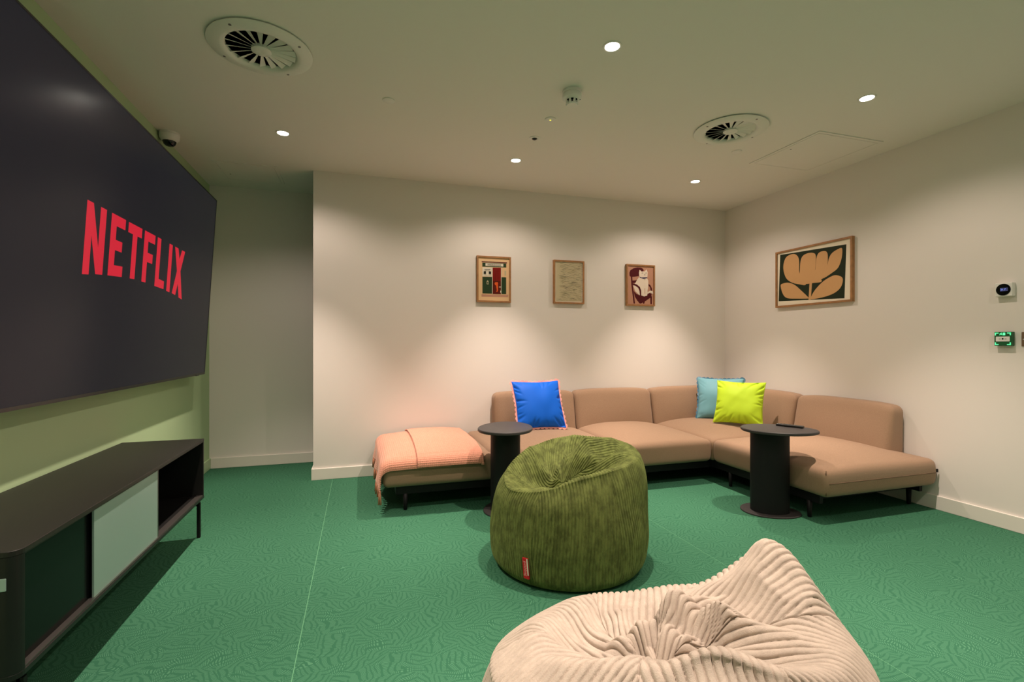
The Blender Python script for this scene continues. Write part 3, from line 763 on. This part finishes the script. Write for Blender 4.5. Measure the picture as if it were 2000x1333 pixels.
sh1 = [('a_pink', rect(385, 905, 880, 950, .02)), ('a_peach', rect(395, 300, 850, 905, .03)), ('a_wine', rect(388, 290, 860, 308, .05)), ('a_green', rect(400, 316, 845, 392, .04)), ('a_white', rect(458, 328, 790, 378, .045)),
       ('a_white', rect(402, 402, 580, 572, .03)), ('a_green', rect(402, 580, 580, 890, .02)), ('a_red', rect(592, 410, 745, 660, .03)), ('a_dred', rect(592, 655, 745, 900, .02)),
       ('a_peach', rect(755, 418, 840, 585, .03)), ('a_green', rect(755, 592, 842, 900, .02)), ('a_white', rect(582, 405, 590, 900)), ('a_white', rect(747, 412, 754, 905)),
       ('a_orange', [(625, 700), (645, 675), (680, 672), (692, 700), (688, 735), (690, 830), (680, 862), (655, 862), (668, 835), (655, 745), (632, 730)]), ('a_dred', [(622, 668), (640, 655), (690, 655), (718, 675), (690, 680), (640, 684)]),
       ('a_white', rect(708, 765, 746, 778)), ('a_white', rect(732, 840, 748, 878)), ('a_sage', [(480, 720), (480, 665), (497, 645), (514, 665), (514, 722)]), ('a_green', rect(490, 675, 506, 712)), ('a_sage', rect(810, 470, 838, 560)),
       ('a_ink', rect(425, 478, 466, 528, .03)), ('a_ink', rect(520, 482, 560, 530, .03)), ('a_sage', rect(425, 545, 560, 550, .03))]
for k in range(14): sh1.append(('a_ink', rect(497+k*18, 346+k*.8, 507+k*18, 364+k*.8)))
for k in range(6): sh1.append(('a_ink', rect(440+k*18, 438+k*.6, 452+k*18, 456+k*.6)))
for k in range(5): sh1.append(('a_dred', rect(612+k*28, 414+k, 617+k*28, 650+k)))
picture('framed_picture', 'oak-framed print of a green shopfront with a red door', 'y', YB, (1.031, 1.360, 1.538, 1.967), .015, .028, ZP1, sh1, 'a_peach')
ZP2 = (1058.9, 490, 100/1111)
sh2 = [('a_sage', [(305, 245), (858, 285), (852, 1105), (300, 1095)])]
rng = random.Random(12)
for k in range(270):
    y = rng.uniform(275, 1080); x = rng.uniform(308, 800); L_ = rng.uniform(35, 170); n_ = 9; ph = rng.uniform(0, 6); am = rng.uniform(3, 12); sl = rng.uniform(-.22, .22)+.05; wd = rng.uniform(1.8, 4.2)
    xs_ = [min(x+L_*i/n_, 845) for i in range(n_+1)]
    up_ = [(xx, y+sl*(xx-x)+am*math.sin((xx-x)/28+ph)) for xx in xs_]
    sh2.append(('a_line', up_+[(xx, yy+wd*(1-abs(i/n_*2-1))+.6) for i, (xx, yy) in reversed(list(enumerate(up_)))]))
picture('framed_picture', 'oak-framed pale line drawing of rippling water', 'y', YB, (1.794, 2.120, 1.543, 1.967), .015, .028, ZP2, sh2, 'a_paper')
ZP3 = (1200, 500, 100/1212)
sh3 = [('a_wine', [(355, 400), (380, 340), (450, 295), (540, 275), (630, 280), (680, 310), (692, 345), (640, 470), (480, 495), (390, 500), (358, 470)]),
       ('a_wine', [(388, 490), (422, 490), (432, 690), (455, 850), (487, 1130), (455, 1130), (420, 850), (400, 690)]),
       ('a_wine', [(425, 585), (500, 580), (540, 570), (510, 640), (430, 645)]),
       ('a_wine', [(455, 830), (520, 900), (590, 935), (700, 960), (830, 880), (880, 900), (870, 980), (720, 1080), (705, 1135), (680, 1135), (672, 1100), (630, 1130), (600, 1130), (540, 1060), (480, 960)]),
       ('a_wine', [(848, 960), (885, 960), (884, 1145), (850, 1145)]),
       ('a_wine', [(805, 665), (850, 700), (885, 770), (885, 850), (862, 850), (845, 750), (805, 705)]),
       ('a_cat', [(595, 330), (640, 372), (715, 368), (760, 322), (785, 390), (782, 480), (772, 530), (800, 590), (800, 700), (785, 850), (775, 940), (700, 965), (650, 940), (590, 930), (490, 840), (445, 712), (490, 650), (540, 560), (585, 500), (580, 400)]),
       ('a_wine', [(430, 650), (530, 680), (600, 740), (630, 820), (630, 945), (600, 945), (590, 830), (560, 760), (500, 715), (430, 690)]),
       ('a_cat', [(640, 900), (720, 890), (800, 850), (850, 825), (905, 840), (915, 900), (890, 898), (850, 872), (780, 898), (700, 928), (645, 928)]),
       ('a_navy', [(585, 490), (640, 515), (775, 508), (775, 528), (690, 545), (600, 520)]), ('a_ink', rect(640, 402, 678, 412)), ('a_ink', rect(730, 402, 762, 412)), ('a_ink', [(705, 436), (730, 434), (716, 452)]),
       ('a_ink', rect(712, 452, 717, 470)), ('a_ink', [(700, 475), (717, 464), (735, 475), (717, 470)]), ('a_sage', [(705, 545), (728, 545), (724, 575), (712, 578)]), ('a_pink', rect(712, 770, 722, 900)), ('a_pink', rect(780, 800, 790, 860))]
picture('framed_picture', 'oak-framed print of a white cat on a wine-red chair', 'y', YB, (2.592, 2.925, 1.540, 1.965), .015, .028, ZP3, sh3, 'a_pink')
ZP4 = (1490, 450, 200/1666)
def bez(*pts):                                                          # closed smooth outline
    P = [Vector((*p, 0)) for p in pts]; n = len(P); out = []
    for i in range(n):
        p0, p1, p2, p3 = P[i-1], P[i], P[(i+1) % n], P[(i+2) % n]
        for k in range(5):
            t = k/5; q = .5*((2*p1)+(p2-p0)*t+(2*p0-5*p1+4*p2-p3)*t*t+(3*p1-p0-3*p2+p3)*t**3); out.append((q.x, q.y))
    return out
sh4 = [('a_dgreen', [(283, 402), (1360, 228), (1328, 1108), (257, 1157)]),
       ('a_sand', bez((335, 640), (345, 520), (390, 430), (490, 385), (560, 415), (590, 500), (597, 700), (700, 880), (590, 880), (470, 850), (380, 780))),
       ('a_sand', bez((600, 700), (612, 520), (650, 420), (740, 372), (830, 372), (862, 420), (858, 560), (860, 700), (960, 830), (800, 862), (660, 880), (590, 860))),
       ('a_sand', bez((855, 640), (870, 470), (910, 370), (1000, 338), (1050, 370), (1058, 480), (1050, 600), (1075, 705), (970, 790), (840, 855), (840, 740))),
       ('a_sand', bez((1040, 600), (1080, 450), (1140, 360), (1270, 288), (1295, 330), (1280, 470), (1225, 610), (1125, 695), (990, 780), (960, 740))),
       ('a_sand', [(420, 780), (1110, 640), (1060, 725), (900, 815), (640, 878), (480, 850)]),
       ('a_sand', [(762, 850), (803, 850), (782, 1135), (745, 1135)]),
       ('a_sand', bez((292, 905), (330, 868), (420, 855), (520, 890), (620, 975), (745, 1095), (745, 1112), (560, 1115), (400, 1105), (330, 1040))),
       ('a_sand', bez((785, 1090), (850, 975), (965, 850), (1085, 768), (1190, 732), (1298, 775), (1285, 900), (1200, 1000), (1040, 1075), (800, 1125)))]
picture('framed_picture', 'oak-framed print of a big sand-coloured plant shape on dark green', 'x', XR, (2.958, 3.722, 1.494, 2.024), .016, .030, ZP4, sh4, 'a_paper')

# ------------------------------------------------------------------ WALL DEVICES (right wall)
M['lcd'] = simple('thermostat_lcd', (.02, .02, .05), .3, emit=(.05, .06, .16), es=.6)
M['lcd_digit'] = simple('thermostat_digit', (.1, .12, .3), .3, emit=(.22, .32, .95), es=1.2)
M['gloss_black'] = simple('gloss_black', (.003, .003, .004), .08)
M['call_green'] = simple('call_green', (.004, .10, .030), .4)
M['call_glow'] = simple('call_glow', (.1, .6, .3), .4, emit=(.10, .95, .36), es=1.3)
M['beige_plate'] = simple('bronze_plate', (.20, .13, .08), .45, metal=.3)
Wx = lambda d, y, z: (XR-d, y, z)
def wbox(mb, y0, y1, z0, z1, d0, d1): return mb.box(XR-d1, XR-d0, y0, y1, z0, z1)
def wdisc(mb, y, z, r, d0, d1, n=40):
    v = [(XR-d, y+r*math.cos(2*PI*i/n), z+r*math.sin(2*PI*i/n)) for d in (d0, d1) for i in range(n)]
    return mb.add(v, [tuple(range(n)), tuple(range(n, 2*n))]+[(i, (i+1) % n, n+(i+1) % n, n+i) for i in range(n)])
t = thing('thermostat', 'white square thermostat with round black display on the right wall', 'thermostat', (XR, 1.983, 1.483))
wbox(MB(), 1.940, 2.026, 1.441, 1.525, .0, .032).build('case', 'white_plastic', t, True, bevel=.004)
wdisc(MB(), 1.983, 1.483, .036, .031, .0345).build('display', 'gloss_black', t, True)
wbox(MB(), 1.960, 1.998, 1.473, 1.494, .0345, .0352).build('screen', 'lcd', t, True)
mx_ = Matrix.Identity(4); mx_.col[0][:3] = (0, -1, 0); mx_.col[1][:3] = (0, 0, 1); mx_.col[2][:3] = (-1, 0, 0); mx_.col[3][:3] = Vector((XR-.0356, 1.983, 1.4835))-Vector((XR, 1.983, 1.483))
text_obj('digits', '21.7', .015, 'lcd_digit', t, mx_, .0002)
t = thing('call_point', 'green emergency door release with lit corner marks on the right wall', 'call point', (XR, 1.987, 1.179))
wbox(MB(), 1.944, 2.030, 1.136, 1.222, 0, .030).build('case', 'call_green', t, True, bevel=.003)
wbox(MB(), 1.953, 2.021, 1.163, 1.193, .0295, .0315).build('element', 'white_plastic', t, True)
m = MB(); wdisc(m, 1.987, 1.179, .005, .0315, .0322); wbox(m, 1.968, 1.978, 1.1775, 1.1805, .0315, .0322); wbox(m, 1.996, 2.006, 1.1775, 1.1805, .0315, .0322); m.build('arrows', 'dark', t, True)
for sy in (-1, 1):
    for sz in (-1, 1):
        m = MB(); y = 1.987+sy*.039; z = 1.179+sz*.038
        wbox(m, min(y, y-sy*.018), max(y, y-sy*.018), min(z, z-sz*.005), max(z, z-sz*.005), .0295, .0310)
        wbox(m, min(y, y-sy*.005), max(y, y-sy*.005), min(z, z-sz*.016), max(z, z-sz*.016), .0295, .0310)
        m.build('corner_light', 'call_glow', t, True)
m = MB(); wbox(m, 1.975, 1.987, 1.201, 1.217, .0295, .0310); m.build('door_symbol', 'call_glow', t, True)
m = MB()
def wpoly(m, pts, d0, d1):
    n = len(pts); m.add([(XR-d, y, z) for d in (d0, d1) for y, z in pts], [tuple(range(n)), tuple(range(n, 2*n))]+[(i, (i+1) % n, n+(i+1) % n, n+i) for i in range(n)])
wdisc(m, 1.9945, 1.2155, .0020, .0295, .0310, 12)
for pts in ([(1.999, 1.213), (1.993, 1.214), (1.992, 1.2085), (1.9965, 1.2075)], [(1.9965, 1.2085), (2.001, 1.2025), (2.004, 1.2025), (2.000, 1.2095)], [(1.992, 1.2085), (1.990, 1.203), (1.9925, 1.203), (1.9955, 1.208)], [(1.999, 1.213), (2.003, 1.2105), (2.002, 1.2085), (1.998, 1.2108)]):
    wpoly(m, pts, .0295, .0310)
m.build('running_figure_symbol', 'call_glow', t, True)
t = thing('switch_plate', 'bronze wall switch plate beside the green door release', 'switch', (XR, 1.867, 1.176))
wbox(MB(), 1.824, 1.910, 1.133, 1.219, 0, .006).build('plate', 'beige_plate', t, True, bevel=.002)
wbox(MB(), 1.852, 1.882, 1.160, 1.192, .006, .010).build('rocker', 'beige_plate', t, True, bevel=.002)
wdisc(MB(), 1.900, 1.176, .003, .006, .007, 12).build('screw', 'white_plastic', t, True)

# ------------------------------------------------------------------ CEILING FITTINGS
DL_LABEL = {(-.51, 3.71): 'recessed downlight on the ceiling beside the dome camera and recess', (1.185, 3.71): 'recessed downlight in line with the motion sensor before the shopfront picture',
            (2.88, 3.71): 'recessed downlight near the room corner above the sofa cushions', (1.185, 2.15): 'recessed downlight beside the smoke detector above the green bean bag', (2.88, 2.15): 'recessed downlight between the square hatch and the right wall picture'}
def downlight(x, y, proto=[]):
    if not proto:
        t = thing('downlight', 'small round recessed downlight set in the white ceiling', 'ceiling light', (x, y, CEIL), 0, 'recessed ceiling downlights')
        auto_smooth(MB().lathe([(.036, .0), (.036, -.003), (.040, -.005), (.046, -.004), (.047, 0)], 40).build('trim_ring', 'white_plastic', t))
        MB().lathe([(.035, .0), (.035, -.0015), (0, -.0022)], 32).build('lens', 'lamp', t, smooth=False)
        proto.append(t)
    else:
        t = copy_tree(proto[0]); t.location = (x, y, CEIL)
    seen = (x, y) in DL_LABEL
    end = '' if seen else '_%s_%s_offscreen' % ({-.51: 'left', 1.185: 'middle', 2.88: 'right'}[x], {.59: 'behind', 2.15: 'side'}[y])
    if not seen:
        t.name = 'downlight_offscreen'
        for ch in t.children:
            if ch.name.startswith('lens'): ch.name = 'lens_offscreen'
    t['label'] = DL_LABEL.get((x, y), 'recessed downlight above the television cabinet side and bean bags')
    spot('downlight_beam'+end, (x, y, CEIL-.012), (x, y, 0), BEAM_W, BEAM_ANG, BEAM_BLEND, LAMP_COL, SPOT_R)
    spot('downlight_spill'+end, (x, y, CEIL-.012), (x, y, 0), SPILL_W, SPILL_ANG, SPILL_BLEND, LAMP_COL, SPOT_R)
for y in reversed(LY):
    for x in LX: downlight(x, y)
def vent(label, x, y, rot):
    t = thing('ceiling_vent', label, 'air vent', (x, y, CEIL), rot, 'round swirl ceiling vents')
    auto_smooth(MB().lathe([(.225, .0), (.236, -.006), (.236, -.010), (.215, -.016), (.185, -.022), (.168, -.020), (.158, -.010), (.156, .0)], 64).build('flange', 'vent_white', t), 60)
    MB().lathe([(.163, .121), (.163, .330), (0, .330)], 48).build('duct', 'duct_shade', t)
    auto_smooth(MB().lathe([(.046, -.002), (.046, -.016), (.043, -.018), (.006, -.0185), (0, -.0165)], 32).build('hub', 'vent_white', t))
    v = []
    tiltb = math.radians(-38); w = .034
    for r, ww in ((.042, .010), (.157, .036)):
        for s in (-1, 1):
            for h in (0, .0016): v.append((r, s*ww/2*math.cos(tiltb), -.0085+s*min(ww, .020)/2*math.sin(tiltb)+h))
    me = bpy.data.meshes.new('blade'); me.from_pydata(v, [], [(0, 4, 6, 2), (1, 3, 7, 5), (0, 1, 5, 4), (2, 6, 7, 3), (0, 2, 3, 1), (4, 5, 7, 6)]); me.materials.append(M['vent_white'])
    for k in range(18):
        o = add_obj('blade', me, t); o.rotation_euler = (0, 0, 2*PI*k/18)
    for k in range(4):
        a = PI/4+k*PI/2; MB().lathe([(.007, -.014), (.007, -.0185), (0, -.019)], 12, c=(.208*math.cos(a), .208*math.sin(a))).build('screw', 'alu', t)
vent('round white swirl air vent in the ceiling near the television', *VENTS[0], .3)
vent('round white swirl air vent in the ceiling near the square hatch', *VENTS[1], .9)
t = thing('smoke_detector', 'white smoke detector on a round ceiling base', 'smoke detector', (1.173, 2.600, CEIL))
auto_smooth(MB().lathe([(.054, 0), (.056, -.004), (.056, -.016), (.051, -.018), (.051, -.024), (.056, -.026), (.056, -.044), (.046, -.052), (.036, -.054)], 40).build('base', 'white_plastic', t), 30)
MB().lathe([(.036, -.050), (.034, -.056), (.034, -.060)], 32).build('sensor_ring', 'dark', t)
for k in range(8):
    o = MB().box(.022, .036, -.006, .006, -.078, -.052).build('rib', 'white_plastic', t); o.rotation_euler = (0, 0, k*PI/4)
auto_smooth(MB().lathe([(.033, -.074), (.030, -.082), (.012, -.084), (0, -.082)], 32).build('cap', 'white_plastic', t))
MB().lathe([(.0025, -.050), (.0025, -.0535), (0, -.054)], 8, c=(.041, -.02)).build('indicator', 'dark', t)
def cover(label, x, y, cat='ceiling cover', group=None, led=None, lens=False):
    t = thing('ceiling_cover_plate', label, cat, (x, y, CEIL), 0, group)
    auto_smooth(MB().lathe([(.036, 0), (.036, -.004), (.034, -.0055), (0, -.006)] if not lens else [(.038, 0), (.038, -.003), (.030, -.006), (.022, -.006), (.020, -.003), (0, -.003)], 36).build('plate', 'white_plastic', t))
    if lens: auto_smooth(MB().lathe([(.019, -.003), (.015, -.010), (.006, -.014), (0, -.0145)], 24).build('lens', 'gloss_black', t))
    if led: MB().lathe([(.006, -.006), (.005, -.009), (0, -.010)], 12).build('led', led, t)
M['led_yellow'] = simple('led_yellow', (.6, .6, .1), .3, emit=(.75, .70, .08), es=1.2)
cover('flush white sprinkler cover between the television-side vent and motion sensor', .164, 3.024, 'sprinkler', 'sprinkler covers in the ceiling')
cover('flush white sprinkler cover beside the vent near the square hatch', 2.735, 3.041, 'sprinkler', 'sprinkler covers in the ceiling')
cover('small round ceiling fitting with a yellow indicator light', 1.184, 2.966, 'emergency light', led='led_yellow')
cover('small round ceiling motion sensor with dark lens', 1.185, 3.272, 'sensor', lens=True)
M['hatch_gap'] = simple('hatch_gap', (.05, .045, .035), .9)
def hatch(label, x0, x1, y0, y1):
    t = thing('ceiling_hatch', label, 'hatch', ((x0+x1)/2, (y0+y1)/2, CEIL))
    m = MB(); b = .022; dz = (CEIL-.006, CEIL+.001)
    for q in ((x0, x1, y0, y0+b), (x0, x1, y1-b, y1), (x0, x0+b, y0+b, y1-b), (x1-b, x1, y0+b, y1-b)): m.box(*q, *dz)
    m.build('frame', 'ceiling', t, True)
    MB().box(x0+b+.004, x1-b-.004, y0+b+.004, y1-b-.004, CEIL-.006, CEIL+.001).build('door_panel', 'ceiling', t, True)
    MB().lathe([(.006, CEIL-.006), (.006, CEIL-.0066), (0, CEIL-.0067)], 12, c=(x0+.07, y0+.30)).build('lock', 'hatch_gap', t, True)
hatch('square white access hatch in the ceiling near the right wall', 3.010, 3.610, 2.575, 3.208)
hatch('white access hatch in the ceiling of the recess beside the television', -1.13, -.655, 4.42, 4.88)
t = thing('dome_camera', 'white dome security camera on the ceiling above the television', 'security camera', (-1.262, 3.945, CEIL))
auto_smooth(MB().lathe([(.060, 0), (.060, -.012), (.058, -.014), (.062, -.016), (.060, -.040), (.046, -.058), (.040, -.060)], 40).build('housing', 'white_plastic', t), 35)
auto_smooth(MB().lathe([(.042, -.052), (.0405, -.064), (.034, -.080), (.022, -.090), (0, -.094)], 32).build('dome', 'dome', t))
